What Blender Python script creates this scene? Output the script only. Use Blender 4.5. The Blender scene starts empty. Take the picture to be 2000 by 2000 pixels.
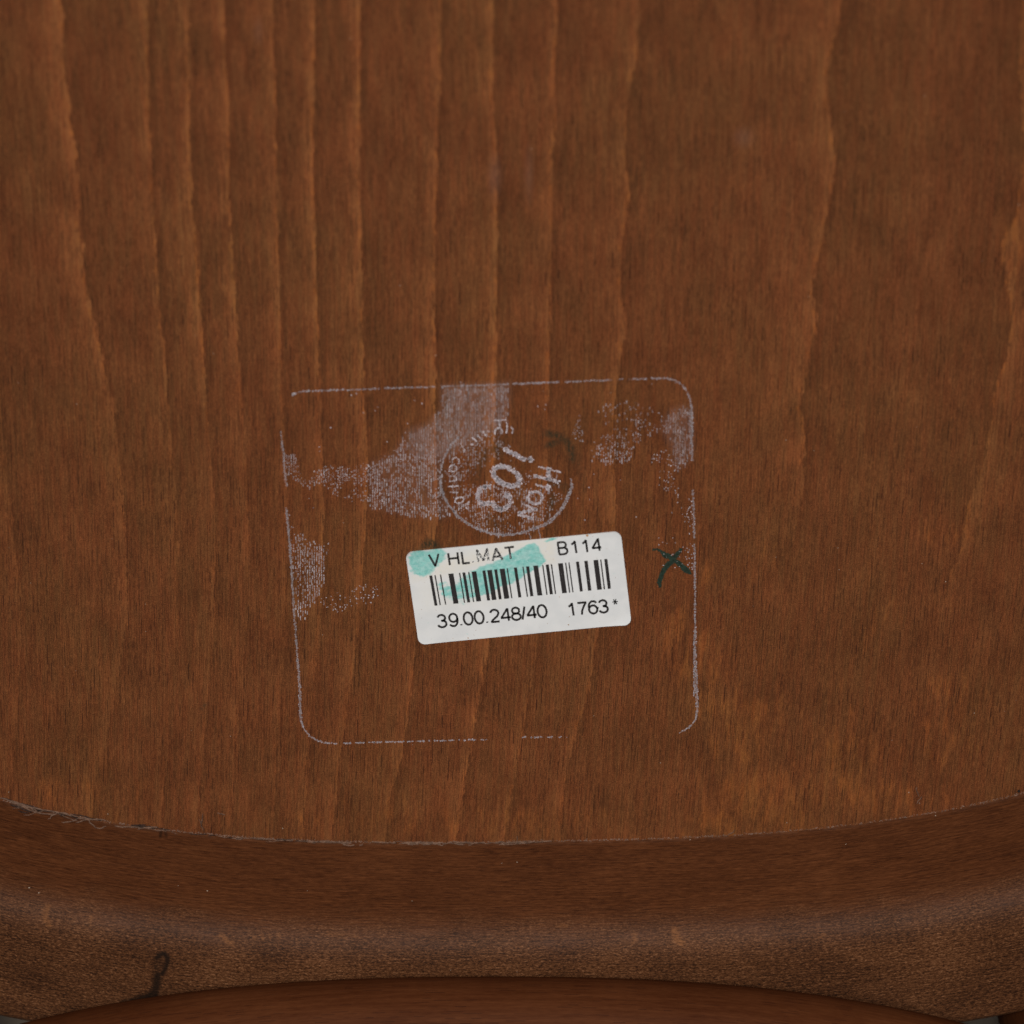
import bpy, math, random
import numpy as np
from mathutils import Vector

rng = np.random.default_rng(7)
random.seed(7)
scene = bpy.context.scene

# ------------------------------------------------------------------ camera
TH = math.radians(30.0); FPX = 8700.0; DIST = 0.92
CAM = np.array([0, DIST*math.sin(TH), DIST*math.cos(TH)])
RT = np.array([1.0, 0, 0]); UP = np.array([0, math.cos(TH), -math.sin(TH)]); BK = np.array([0, math.sin(TH), math.cos(TH)])
cd = bpy.data.cameras.new('camera'); co = bpy.data.objects.new('camera', cd)
scene.collection.objects.link(co)
from mathutils import Matrix
co.matrix_world = Matrix(((RT[0], UP[0], BK[0], CAM[0]), (RT[1], UP[1], BK[1], CAM[1]), (RT[2], UP[2], BK[2], CAM[2]), (0, 0, 0, 1)))
cd.sensor_width = 36; cd.lens = FPX/2000*36; cd.clip_start = 0.02; cd.clip_end = 50
cd.dof.use_dof = True; cd.dof.focus_distance = DIST+0.022; cd.dof.aperture_fstop = 13
scene.camera = co
scene.render.engine = 'CYCLES'
scene.cycles.max_bounces = 3; scene.cycles.diffuse_bounces = 2; scene.cycles.glossy_bounces = 1; scene.cycles.transparent_max_bounces = 8

# ------------------------------------------------------------------ light
w = bpy.data.worlds.new('World'); scene.world = w; w.use_nodes = True
w.node_tree.nodes['Background'].inputs[0].default_value = (1, 0.97, 0.93, 1)
w.node_tree.nodes['Background'].inputs[1].default_value = 0.16
def area(name, loc, target, size, power, col):
    l = bpy.data.lights.new(name, 'AREA'); l.shape = 'SQUARE'; l.size = size; l.energy = power; l.color = col; l.spread = math.radians(22)
    o = bpy.data.objects.new(name, l); scene.collection.objects.link(o); o.location = loc
    o.rotation_euler = (Vector(target)-Vector(loc)).to_track_quat('-Z', 'Y').to_euler()
    return o
area('softbox', (-0.14, 1.10, 1.52), (0.01, -0.045, 0), 0.70, 1.62, (1, 0.965, 0.92))
scene.view_settings.view_transform = 'Standard'; scene.view_settings.look = 'None'
scene.view_settings.exposure = 0.0; scene.view_settings.gamma = 1

# ------------------------------------------------------------------ pixel <-> seat helpers (2000 px photograph)
def P(px, py, z=0.0):
    px = np.asarray(px, float); py = np.asarray(py, float)
    dx = (px-1000)/FPX; dy = -(py-1000)/FPX
    W = dx[..., None]*RT + dy[..., None]*UP - BK
    t = (z-CAM[2])/W[..., 2]
    return CAM + t[..., None]*W
def PX(p):
    q = np.asarray(p)-CAM; x = q@RT; y = q@UP; zz = -(q@BK)
    return 1000+FPX*x/zz, 1000-FPX*y/zz

# ------------------------------------------------------------------ object helpers
COL = scene.collection
def mesh_obj(name, verts, faces, mat, parent=None, attrs=None, smooth=False):
    me = bpy.data.meshes.new(name)
    me.from_pydata([tuple(v) for v in verts] if not isinstance(verts, list) else verts, [], faces if isinstance(faces, list) else faces.tolist())
    if attrs:
        for k, a in attrs.items():
            a = np.asarray(a, dtype=np.float32)
            if a.ndim == 1:
                at = me.attributes.new(k, 'FLOAT', 'POINT'); at.data.foreach_set('value', a)
            else:
                at = me.attributes.new(k, 'FLOAT_VECTOR', 'POINT'); at.data.foreach_set('vector', a.ravel())
    if smooth:
        me.polygons.foreach_set('use_smooth', [True]*len(me.polygons))
    me.materials.append(mat); me.update()
    o = bpy.data.objects.new(name, me); COL.objects.link(o)
    if parent is not None:
        o.parent = parent; o.matrix_parent_inverse = pworld(parent).inverted()
    return o
WORLD = {}
def pworld(o):
    return WORLD.get(o.name, Matrix.Identity(4))
def empty(name, loc):
    o = bpy.data.objects.new(name, None); COL.objects.link(o); o.location = loc; o.empty_display_size = 0.02
    WORLD[o.name] = Matrix.Translation(loc); return o
def tag(o, label=None, cat=None, kind=None, group=None):
    if label: o['label'] = label
    if cat: o['category'] = cat
    if kind: o['kind'] = kind
    if group: o['group'] = group
    return o

# ------------------------------------------------------------------ node helpers
class NT:
    def __init__(s, name):
        s.m = bpy.data.materials.new(name); s.m.use_nodes = True; s.t = s.m.node_tree
        s.b = s.t.nodes['Principled BSDF']; s.out = s.t.nodes['Material Output']
    def n(s, typ, **kw):
        nd = s.t.nodes.new(typ)
        for k, v in kw.items(): setattr(nd, k, v)
        return nd
    def put(s, sock, v):
        if isinstance(v, bpy.types.NodeSocket): s.t.links.new(v, sock)
        elif isinstance(v, (tuple, list)) and len(v) == 3 and sock.type == 'RGBA': sock.default_value = (*v, 1)
        else: sock.default_value = v
    def M(s, op, a, b=0.0, c=0.0, clamp=False):
        nd = s.n('ShaderNodeMath', operation=op, use_clamp=clamp)
        for i, v in enumerate((a, b, c)): s.put(nd.inputs[i], v)
        return nd.outputs[0]
    def add(s, a, b): return s.M('ADD', a, b)
    def sub(s, a, b): return s.M('SUBTRACT', a, b)
    def mul(s, a, b): return s.M('MULTIPLY', a, b)
    def xyz(s, v):
        nd = s.n('ShaderNodeSeparateXYZ'); s.put(nd.inputs[0], v); return nd.outputs
    def vec(s, x, y, z=0.0):
        nd = s.n('ShaderNodeCombineXYZ')
        for i, v in enumerate((x, y, z)): s.put(nd.inputs[i], v)
        return nd.outputs[0]
    def noise(s, v, scale=1.0, detail=2.0, rough=0.5, dist=0.0):
        nd = s.n('ShaderNodeTexNoise'); s.put(nd.inputs['Vector'], v)
        nd.inputs['Scale'].default_value = scale; nd.inputs['Detail'].default_value = detail
        nd.inputs['Roughness'].default_value = rough; nd.inputs['Distortion'].default_value = dist
        return nd.outputs[0]
    def white(s, v):
        nd = s.n('ShaderNodeTexWhiteNoise', noise_dimensions='3D'); s.put(nd.inputs['Vector'], v); return nd.outputs
    def mr(s, v, a, b, c=0.0, d=1.0, smooth=True):
        nd = s.n('ShaderNodeMapRange', interpolation_type='SMOOTHSTEP' if smooth else 'LINEAR'); nd.clamp = True
        for i, x in enumerate((v, a, b, c, d)): s.put(nd.inputs[i], x)
        return nd.outputs[0]
    def ramp(s, f, pts):
        nd = s.n('ShaderNodeValToRGB'); e = nd.color_ramp.elements
        while len(e) < len(pts): e.new(0.5)
        for el, (p, c) in zip(e, pts):
            el.position = p; el.color = (c, c, c, 1) if not isinstance(c, tuple) else (*c, 1)
        s.put(nd.inputs[0], f); return nd.outputs[0]
    def mix(s, f, a, b, blend='MIX'):
        nd = s.n('ShaderNodeMix', data_type='RGBA', blend_type=blend); nd.clamp_factor = True
        s.put(nd.inputs[0], f); s.put(nd.inputs[6], a); s.put(nd.inputs[7], b); return nd.outputs[2]
    def attr(s, name, vec=False):
        nd = s.n('ShaderNodeAttribute', attribute_name=name); return nd.outputs['Vector'] if vec else nd.outputs['Fac']
    def pos(s, k=1000.0):
        nd = s.n('ShaderNodeTexCoord'); mm = s.n('ShaderNodeVectorMath', operation='SCALE')
        s.put(mm.inputs[0], nd.outputs['Object']); mm.inputs['Scale'].default_value = k; return mm.outputs[0]
    def bump(s, h, strength, dist):
        nd = s.n('ShaderNodeBump'); nd.inputs['Strength'].default_value = strength; nd.inputs['Distance'].default_value = dist
        s.put(nd.inputs['Height'], h); s.put(s.b.inputs['Normal'], nd.outputs[0])
    def fin(s, col, rough=0.5, spec=0.5):
        s.put(s.b.inputs['Base Color'], col); s.put(s.b.inputs['Roughness'], rough)
        s.put(s.b.inputs['Specular IOR Level'], spec); return s.m
    def dashes(s, x, y, cw, ch, presence, hw, hl, seed):
        """short pore dashes: jittered cells, cw wide, ch long (mm)"""
        xs = s.add(s.M('DIVIDE', x, cw), seed); cx = s.M('FLOOR', xs); fx = s.M('FRACT', xs)
        rc = s.white(s.vec(cx, seed, 0.0))[0]
        ys = s.add(s.M('DIVIDE', y, ch), s.mul(rc, 37.0)); cy = s.M('FLOOR', ys); fy = s.M('FRACT', ys)
        rr = s.white(s.vec(cx, cy, seed)); r1 = rr[0]
        rv = s.xyz(rr[1])
        c = s.add(0.3, s.mul(rv[0], 0.4)); cl = s.add(0.42, s.mul(rv[1], 0.16))
        on = s.M('LESS_THAN', r1, presence)
        dx = s.M('ABSOLUTE', s.sub(fx, c)); dy = s.M('ABSOLUTE', s.sub(fy, cl))
        L = s.mul(hl, s.add(0.45, s.mul(rv[2], 0.75)))
        tap = s.mr(dy, s.mul(L, 0.7), L, 1.0, 0.0)
        a = s.mr(dx, s.mul(tap, hw*0.35), s.add(s.mul(tap, hw), 0.001), 1.0, 0.0)
        return s.mul(s.mul(a, tap), s.mul(on, s.add(0.45, s.mul(rv[1], 0.55))))

# ------------------------------------------------------------------ wood of the seat panel
def mat_panel():
    s = NT('stained_beech_panel'); p = s.pos(); x, y, _ = s.xyz(p)
    gy = s.sub(60.0, y)
    xg = s.add(x, s.mul(0.0002, s.mul(gy, gy)))           # straightened along the grain
    u = s.attr('ring'); jagk = s.attr('jag'); spc = s.attr('spacing'); fade = s.attr('fade')
    n1 = s.noise(s.vec(s.mul(x, 0.08), s.mul(y, 0.22)), 1, 2, 0.55)
    n2 = s.noise(s.vec(s.mul(x, 0.55), s.mul(y, 0.40), 5.0), 1, 3, 0.6)
    n3 = s.noise(s.vec(s.mul(x, 3.0), s.mul(y, 0.30), 9.0), 1, 2, 0.6)
    j = s.add(s.mul(s.sub(n1, 0.5), 1.1), s.add(s.mul(s.sub(n2, 0.5), 1.3), s.mul(s.sub(n3, 0.5), 2.0)))     # mm
    u2 = s.add(u, s.M('DIVIDE', s.mul(j, jagk), spc))
    f = s.M('FRACT', u2); fl = s.M('FLOOR', u2)
    rs = s.white(s.vec(fl, 3.0, 0))[0]
    n5 = s.noise(s.vec(s.mul(x, 0.16), s.mul(y, 0.075), 33.0), 1, 2, 0.6)
    dl = s.mul(s.sub(1.0, f), spc)                       # mm to the next growth line
    mir = s.attr('mirror'); wide = s.attr('wide')
    band = s.M('POWER', s.mr(dl, 0.0, s.mul(wide, s.add(1.2, s.mul(n1, 4.2))), 1.0, 0.0, False), 1.35)
    dr = s.mul(f, spc)
    bandm = s.M('POWER', s.mr(dr, 0.0, s.add(3.0, s.mul(n1, 9.0)), 1.0, 0.0, False), 1.2)
    band = s.add(s.mul(band, s.sub(1.0, mir)), s.mul(bandm, mir))
    tip = s.add(s.mul(s.mr(dl, 0.25, 0.75, 1.0, 0.0), s.sub(1.0, mir)), s.mul(s.mr(dr, 0.25, 0.9, 1.0, 0.0), mir))
    shade = s.add(s.mul(s.mr(dr, 0.0, 2.4, 1.0, 0.0), s.sub(1.0, mir)), s.mul(s.mr(dl, 0.0, 3.0, 1.0, 0.0), mir))
    prof = s.add(s.mul(s.mul(f, s.sub(1.0, mir)), 0.28), s.add(s.mul(band, 0.52), s.mul(tip, s.mr(n2, 0.42, 0.64, 0.0, 0.30))))
    prof = s.mul(s.sub(prof, s.mul(shade, 0.16)), s.mul(s.mul(fade, s.mr(n5, 0.34, 0.60, 0.55, 1.30)), s.add(0.6, s.mul(rs, 0.55))))
    # fainter lines between the growth rings
    sf = s.M('FRACT', s.add(s.mul(u2, 2.7), s.mul(n2, 0.5)))
    sub = s.mul(s.ramp(sf, [(0.0, 0.3), (0.05, 0.0), (0.8, 0.5), (1.0, 0.9)]), s.mr(s.noise(s.vec(s.mul(x, 0.2), s.mul(y, 0.035), 2.0), 1, 1), 0.42, 0.65))
    sub = s.mul(sub, fade)
    fib = s.noise(s.vec(s.mul(xg, 3.4), s.mul(y, 0.075), 1.0), 1, 3, 0.68)
    fib2 = s.noise(s.vec(s.mul(xg, 7.5), s.mul(y, 0.7), 4.0), 1, 2, 0.6)
    spk = s.noise(s.vec(s.mul(xg, 6.0), s.mul(y, 3.6), 7.0), 1, 3, 0.7)
    blo = s.noise(s.vec(s.mul(x, 0.05), s.mul(y, 0.028), 3.0), 1, 1, 0.5)
    blo2 = s.noise(s.vec(s.mul(x, 0.13), s.mul(y, 0.08), 11.0), 1, 3, 0.6)
    warm = s.attr('warm')
    wn = s.noise(s.vec(s.mul(xg, 0.5), s.mul(y, 0.11), 21.0), 1, 3, 0.6)
    wm = s.mr(s.add(warm, s.mul(s.sub(wn, 0.5), 1.9)), 0.28, 0.88)
    tone = s.add(s.mul(prof, 0.46), s.mul(sub, 0.10))
    tone = s.add(tone, s.mul(s.sub(fib, 0.5), 1.0))
    tone = s.add(tone, s.mul(s.sub(fib2, 0.5), 0.95))
    tone = s.add(tone, s.mul(s.sub(spk, 0.5), 1.75))
    tone = s.add(tone, s.mul(s.sub(blo2, 0.5), 0.46))
    tone = s.add(tone, s.mul(wm, 0.25))
    tone = s.add(tone, 0.21)
    col = s.ramp(tone, [(0.0, (0.068, 0.0225, 0.0085)), (0.35, (0.143, 0.0476, 0.0170)), (0.7, (0.222, 0.0765, 0.0268)), (1.0, (0.29, 0.106, 0.035))])
    olive = s.mix(s.mr(blo, 0.4, 0.65), (1.015, 0.99, 0.98), (0.985, 1.035, 1.0)); col = s.mix(1.0, col, olive, 'MULTIPLY')
    fh = s.noise(s.vec(s.mul(xg, 0.9), s.mul(y, 0.09), 15.0), 1, 2, 0.6)
    hue = s.mix(s.mr(fh, 0.38, 0.62), (1.025, 0.975, 0.96), (0.975, 1.035, 1.03)); col = s.mix(1.0, col, hue, 'MULTIPLY')
    col = s.mix(s.mul(wm, 0.6), col, s.mix(1.0, col, (1.12, 1.02, 0.75), 'MULTIPLY'))
    edge = s.mul(s.mul(tip, fade), s.mr(n2, 0.42, 0.62)); col = s.mix(s.mul(edge, 0.6), col, s.mix(1.0, col, (1.15, 1.03, 0.75), 'MULTIPLY'))
    pa = s.dashes(xg, y, 0.90, 6.0, 0.34, 0.11, 0.44, 3.0)
    pb = s.dashes(xg, y, 0.60, 4.6, 0.42, 0.14, 0.42, 11.0)
    pc = s.dashes(xg, y, 0.36, 2.2, 0.36, 0.22, 0.40, 23.0)
    pore = s.M('MAXIMUM', s.mul(pa, 1.0), s.M('MAXIMUM', s.mul(pb, 0.8), s.mul(pc, 0.62)))
    pore = s.mul(pore, s.mr(s.noise(s.vec(s.mul(x, 0.12), s.mul(y, 0.05), 40.0), 1, 2), 0.3, 0.6, 0.55, 1.0))
    col = s.mix(pore, col, (0.022, 0.008, 0.005))
    ink = s.attr('ink'); inkn = s.noise(s.vec(s.mul(x, 2.2), s.mul(y, 1.2), 2.0), 1, 2, 0.65)
    im = s.M('MULTIPLY', ink, s.mr(inkn, 0.32, 0.62, 0.25, 1.0), clamp=True)
    col = s.mix(im, col, (0.013, 0.021, 0.013))
    haze = s.attr('haze'); col = s.mix(s.mul(haze, 0.5), col, (0.30, 0.22, 0.20))
    s.bump(s.noise(s.vec(s.mul(xg, 5.0), s.mul(y, 1.4), 7.0), 1, 1, 0.6), 0.4, 0.00008)
    return s.fin(col, s.add(0.46, s.mul(spk, 0.18)), 0.09)

def mat_rim():
    s = NT('bent_beech_rim'); t, v, _ = s.xyz(s.attr('tv', True)); rg = s.attr('rough'); p = s.pos()
    wv = s.noise(s.vec(s.mul(t, 0.03), s.mul(v, 0.12)), 1, 2)
    vv = s.add(v, s.mul(wv, 2.0))
    f1 = s.noise(s.vec(s.mul(t, 0.13), s.mul(vv, 2.6), 1.0), 1, 3, 0.6)
    f2 = s.noise(s.vec(s.mul(t, 0.55), s.mul(vv, 5.0), 3.0), 1, 2, 0.6)
    sp = s.noise(s.vec(s.mul(t, 1.0), s.mul(v, 2.7), 5.0), 1, 4, 0.78)
    sp2 = s.noise(s.vec(s.mul(t, 2.2), s.mul(v, 5.2), 8.0), 1, 2, 0.6)
    bl = s.noise(s.vec(s.mul(t, 0.05), s.mul(v, 0.10), 9.0), 1, 3, 0.55)
    rn = s.noise(s.vec(s.mul(t, 0.10), s.mul(v, 0.25), 17.0), 1, 4, 0.6)
    r = s.mr(s.add(rg, s.mul(s.sub(rn, 0.5), 0.9)), 0.10, 0.90)
    tone = s.add(0.30, s.mul(s.sub(f1, 0.5), 0.95)); tone = s.add(tone, s.mul(s.sub(f2, 0.5), 0.95)); tone = s.add(tone, s.mul(s.sub(bl, 0.5), 0.35))
    c1 = s.ramp(tone, [(0.0, (0.032, 0.0095, 0.0035)), (0.35, (0.076, 0.0245, 0.0085)), (0.8, (0.142, 0.049, 0.0175))])
    pd = s.dashes(vv, t, 0.42, 4.5, 0.35, 0.22, 0.4, 5.0)
    c1 = s.mix(s.mul(pd, 0.75), c1, (0.02, 0.007, 0.004))
    tone2 = s.add(0.40, s.mul(s.sub(sp, 0.5), 2.9)); tone2 = s.add(tone2, s.mul(s.sub(sp2, 0.5), 1.6)); tone2 = s.add(tone2, s.mul(s.sub(f1, 0.5), 0.95)); tone2 = s.add(tone2, s.mul(s.sub(bl, 0.5), 0.7))
    c2 = s.ramp(tone2, [(0.0, (0.018, 0.0068, 0.0032)), (0.4, (0.064, 0.0230, 0.0084)), (0.75, (0.118, 0.0465, 0.0185)), (1.0, (0.20, 0.090, 0.042))])
    col = s.mix(r, c1, c2)
    dust = s.attr('dust'); dn = s.noise(s.vec(s.mul(t, 0.35), s.mul(v, 0.5), 31.0), 1, 4, 0.65)
    col = s.mix(s.mul(dust, s.mul(s.mr(dn, 0.35, 0.65, 0.06, 0.32), s.mr(sp, 0.35, 0.65, 0.35, 1.3))), col, (0.185, 0.105, 0.070))
    wear = s.attr('wear'); col = s.mix(s.M('MULTIPLY', wear, s.mr(sp, 0.35, 0.6, 0.15, 0.65), clamp=True), col, (0.22, 0.085, 0.028))
    st = s.attr('stain_shadow'); col = s.mix(s.M('MULTIPLY', st, s.mr(sp, 0.3, 0.7, 1.0, 0.85), clamp=True), col, (0.010, 0.005, 0.003))
    s.bump(s.noise(s.vec(s.mul(t, 1.0), s.mul(v, 2.7), 5.0), 1, 2, 0.7), 0.5, 0.00014)
    return s.fin(col, s.add(0.46, s.mul(r, 0.16)), 0.09)

def mat_bar(name='bent_beech_bar', k=0.58):
    s = NT(name); t, v, _ = s.xyz(s.attr('tv', True))
    f1 = s.noise(s.vec(s.mul(t, 0.06), s.mul(v, 1.1), 1.0), 1, 3, 0.6)
    f2 = s.noise(s.vec(s.mul(t, 0.4), s.mul(v, 3.2), 3.0), 1, 3, 0.6)
    bl = s.noise(s.vec(s.mul(t, 0.03), s.mul(v, 0.10), 9.0), 1, 3, 0.55)
    tone = s.add(0.35, s.add(s.mul(s.sub(f1, 0.5), 0.7), s.add(s.mul(s.sub(f2, 0.5), 0.55), s.mul(s.sub(bl, 0.5), 0.5))))
    c = s.ramp(tone, [(0.0, (0.06*k, 0.0145*k, 0.0045*k)), (0.4, (0.118*k, 0.036*k, 0.0125*k)), (1.0, (0.22*k, 0.076*k, 0.027*k))])
    pd = s.dashes(v, t, 0.5, 5.5, 0.3, 0.22, 0.4, 7.0)
    c = s.mix(s.mul(pd, 0.7), c, (0.022, 0.007, 0.004))
    
    return s.fin(c, 0.6, 0.03)

def mat_glue(name='dried_glue', k=1.0):
    s = NT(name); p = s.pos()
    n = s.noise(p, 1.6, 3, 0.6)
    col = s.mix(s.mr(n, 0.35, 0.65), (0.45*k, 0.405*k, 0.43*k), (0.64*k, 0.60*k, 0.65*k)); s.fin(col, 0.6, 0.3)
    tr = s.n('ShaderNodeBsdfTransparent'); mx = s.n('ShaderNodeMixShader')
    s.put(mx.inputs[0], s.attr('cover')); s.put(mx.inputs[1], tr.outputs[0]); s.put(mx.inputs[2], s.b.outputs[0]); s.put(s.out.inputs[0], mx.outputs[0])
    return s.m

def mat_paper():
    s = NT('white_label_paper'); p = s.pos(); x, y, _ = s.xyz(p)
    teal = s.attr('teal'); cream = s.attr('cream')
    n = s.noise(s.vec(s.mul(x, 1.1), s.mul(y, 1.1)), 1, 4, 0.65); n2 = s.noise(p, 5.0, 3, 0.7); n3 = s.noise(p, 0.25, 2, 0.5)
    col = s.mix(s.mr(n3, 0.35, 0.65), (0.655, 0.66, 0.665), (0.61, 0.62, 0.63))
    col = s.mix(s.mul(cream, s.mr(n, 0.3, 0.6, 0.4, 1.0)), col, (0.66, 0.635, 0.585))
    n4 = s.noise(s.vec(s.mul(x, 0.55), s.mul(y, 0.8), 4.0), 1, 3, 0.6)
    tm = s.mr(s.add(teal, s.add(s.add(s.mul(s.sub(n, 0.5), 0.9), s.mul(s.sub(n4, 0.5), 1.1)), s.mul(s.sub(n2, 0.5), 0.35))), 0.20, 0.62)
    tc = s.mix(s.mr(n, 0.3, 0.7), (0.095, 0.40, 0.365), (0.24, 0.56, 0.52)); tc = s.mix(s.mr(n2, 0.52, 0.72), tc, (0.44, 0.66, 0.63))
    col = s.mix(s.mul(tm, s.mr(n4, 0.3, 0.7, 0.72, 0.98)), col, tc)
    spot = s.noise(p, 2.4, 1, 0.5); col = s.mix(s.mr(spot, 0.765, 0.80, 0.0, 0.75), col, (0.25, 0.13, 0.06))
    s.bump(s.add(s.mul(n2, 0.3), s.mul(cream, n)), 0.15, 0.0001)
    return s.fin(col, 0.5, 0.4)

def mat_print():
    s = NT('thermal_print'); p = s.pos(); wr = s.attr('wear')
    n = s.noise(p, 3.4, 3, 0.65); n2 = s.noise(p, 1.2, 2, 0.5)
    lim = s.sub(0.735, s.mul(wr, 0.27))
    gone = s.mr(n, lim, s.add(lim, 0.03))
    col = s.mix(gone, s.mix(n2, (0.012, 0.010, 0.010), (0.03, 0.026, 0.026)), (0.72, 0.72, 0.71))
    return s.fin(col, 0.5, 0.4)

def mat_simple(name, c, rough=0.6, var=0.25, scale=2.0, spec=0.3):
    s = NT(name); n = s.noise(s.pos(), scale, 3, 0.6)
    col = s.mix(s.mr(n, 0.3, 0.7), tuple(v*(1-var) for v in c), tuple(v*(1+var) for v in c))
    return s.fin(col, rough, spec)

M_PANEL = mat_panel(); M_RIM = mat_rim(); M_BAR = mat_bar(); M_LEG = mat_bar('turned_leg_wood', 0.4)
M_GLUE = mat_glue(); M_STAMP = mat_glue('stamped_glue', 1.42); M_PAPER = mat_paper(); M_PRINT = mat_print()
M_TABLE = mat_simple('grey_table_laminate', (0.130, 0.103, 0.080), 0.7, 0.06, 0.3)
M_PEN = mat_simple('green_felt_pen', (0.014, 0.026, 0.017), 0.4, 0.45, 2.2, 0.4)
M_LINT = mat_simple('grey_brown_lint', (0.135, 0.080, 0.056), 0.85, 0.45, 1.2, 0.1)
M_LINTD = mat_simple('dark_lint', (0.030, 0.018, 0.014), 0.9, 0.4, 1.2, 0.1)
M_FLECK = mat_simple('pale_dust_fleck', (0.38, 0.30, 0.23), 0.7, 0.3, 1.0, 0.2)
M_PINHOLE = mat_simple('dark_pinhole', (0.012, 0.010, 0.009), 0.5, 0.2, 2.0)

# ------------------------------------------------------------------ seat outline
SA, SB, SN, SCX, SCY, SROT = 0.215, 0.20425, 2.8, 0.0, 0.12199, math.radians(1.0)
def sup_outline(a, b, n, k):
    """closed superellipse sampled evenly (rotated, seat frame -> world)"""
    t = np.linspace(0, 2*np.pi, 20001)
    X = a*np.sign(np.cos(t))*np.abs(np.cos(t))**(2/n); Y = b*np.sign(np.sin(t))*np.abs(np.sin(t))**(2/n)
    return X, Y
def to_world(X, Y):
    c, s = math.cos(SROT), math.sin(SROT)
    return SCX + X*c - Y*s, SCY_ROT + X*s + Y*c
# the fit used world y without the centre inside the rotation; keep the front apex where it was measured
SCY_ROT = SCY
X0, Y0 = sup_outline(SA, SB, SN, 0)
d = np.hypot(np.diff(X0), np.diff(Y0)); arc = np.concatenate([[0], np.cumsum(d)]); LEN = arc[-1]
# dense sampling where the photograph looks (front edge, around t = 3/4 of the loop), coarse elsewhere
mid = LEN*0.75
dense = np.concatenate([np.arange(mid-0.150, mid-0.085, 0.0006), np.arange(mid-0.085, mid-0.055, 0.00022), np.arange(mid-0.055, mid+0.150, 0.0006)])
rest = np.concatenate([np.arange(0, mid-0.150, 0.006), np.arange(mid+0.152, LEN-0.003, 0.006)])
S = np.sort(np.concatenate([dense, rest]))
OX = np.interp(S, arc, X0); OY = np.interp(S, arc, Y0)
eps = 2e-4
TX = np.interp((S+eps) % LEN, arc, X0)-np.interp((S-eps) % LEN, arc, X0); TY = np.interp((S+eps) % LEN, arc, Y0)-np.interp((S-eps) % LEN, arc, Y0)
TL = np.hypot(TX, TY); NX, NY = TY/TL, -TX/TL                      # outward normal

# ------------------------------------------------------------------ table top (setting)
def box(name, x0, x1, y0, y1, z0, z1, mat, parent=None):
    v = [(x, y, z) for z in (z0, z1) for y in (y0, y1) for x in (x0, x1)]
    f = [(0, 2, 3, 1), (4, 5, 7, 6), (0, 1, 5, 4), (2, 6, 7, 3), (0, 4, 6, 2), (1, 3, 7, 5)]
    return mesh_obj(name, v, f, mat, parent)
SEAT_BOT = -0.014
tag(box('table_top', -1.0, 1.0, -0.9, 0.75, -0.05, SEAT_BOT-0.0002, M_TABLE), kind='structure')

# ------------------------------------------------------------------ the chair
chair = empty('bentwood_chair', (SCX, SCY, SEAT_BOT))
tag(chair, 'brown stained bentwood chair turned upside down, showing the underside of its seat', 'chair')

# ---- panel with traced growth rings
LINES = [
 [(-330, 0), (-300, 700), (-260, 1200), (-300, 1700)],
 [(-200, 0), (-170, 600), (-130, 1000), (-110, 1300), (-150, 1700)],
 [(-50, 0), (-25, 500), (10, 900), (45, 1200), (20, 1550), (5, 1700)],
 [(120, 0), (125, 130), (153, 330), (160, 490), (172, 580), (200, 690), (225, 800), (243, 1000), (250, 1200), (218, 1400), (180, 1560), (165, 1700)],
 [(288, 0), (292, 200), (300, 400), (306, 500), (330, 800), (345, 1000), (350, 1200), (327, 1450), (308, 1700)],
 [(368, 0), (370, 250), (376, 400), (385, 490), (405, 800), (420, 1000), (420, 1200), (402, 1400), (385, 1600), (378, 1700)],
 [(438, 0), (441, 120), (450, 250), (447, 370), (454, 490), (470, 750), (487, 1000), (485, 1200), (466, 1400), (450, 1600), (444, 1700)],
 [(534, 0), (534, 100), (541, 230), (542, 350), (545, 470), (551, 760), (562, 1000), (556, 1250), (541, 1500), (530, 1700)],
 [(615, 0), (614, 200), (611, 300), (616, 470), (626, 800), (632, 1000), (627, 1200), (606, 1400), (588, 1700)],
 [(704, 0), (703, 150), (702, 350), (704, 430), (711, 780), (719, 900), (716, 1000), (709, 1100), (704, 1200), (690, 1300), (680, 1370), (664, 1480), (642, 1700)],
 [(862, 0), (860, 150), (857, 250), (853, 370), (850, 480), (851, 800), (855, 1000), (845, 1100), (815, 1230), (800, 1380), (785, 1480), (760, 1560), (748, 1700)],
 [(963, 0), (963, 200), (969, 300), (972, 450), (968, 750), (966, 900), (960, 1230), (930, 1400), (902, 1560), (884, 1700)],
 [(1090, 0), (1082, 150), (1086, 250), (1079, 300), (1078, 480), (1073, 700), (1070, 900), (1050, 1250), (1035, 1350), (1009, 1500), (985, 1640), (978, 1700)],
 [(1250, 0), (1243, 120), (1226, 180), (1220, 300), (1224, 350), (1230, 375), (1213, 480), (1211, 559), (1222, 642), (1209, 714), (1199, 787), (1200, 930), (1204, 1000), (1165, 1250), (1150, 1350), (1120, 1450), (1100, 1550), (1090, 1700)],
 [(1645, 0), (1635, 60), (1620, 120), (1612, 170), (1622, 240), (1633, 310), (1620, 400), (1605, 480), (1583, 560), (1596, 630), (1580, 700), (1562, 790), (1574, 850), (1568, 960), (1545, 1080), (1500, 1190), (1480, 1290), (1430, 1420), (1380, 1540), (1340, 1700)],
 [(1995, 0), (1992, 140), (2003, 300), (1982, 430), (1958, 470), (1966, 560), (1978, 620), (1968, 690), (1942, 770), (1935, 830), (1915, 920), (1897, 960), (1880, 1060), (1840, 1180), (1790, 1320), (1700, 1480), (1650, 1580), (1600, 1700)],
 [(2200, 0), (2180, 500), (2120, 900), (2060, 1200), (1980, 1450), (1900, 1700)],
 [(2450, 0), (2400, 600), (2330, 1100), (2200, 1700)],
]
LY = np.arange(-400, 1900, 4.0)
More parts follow.
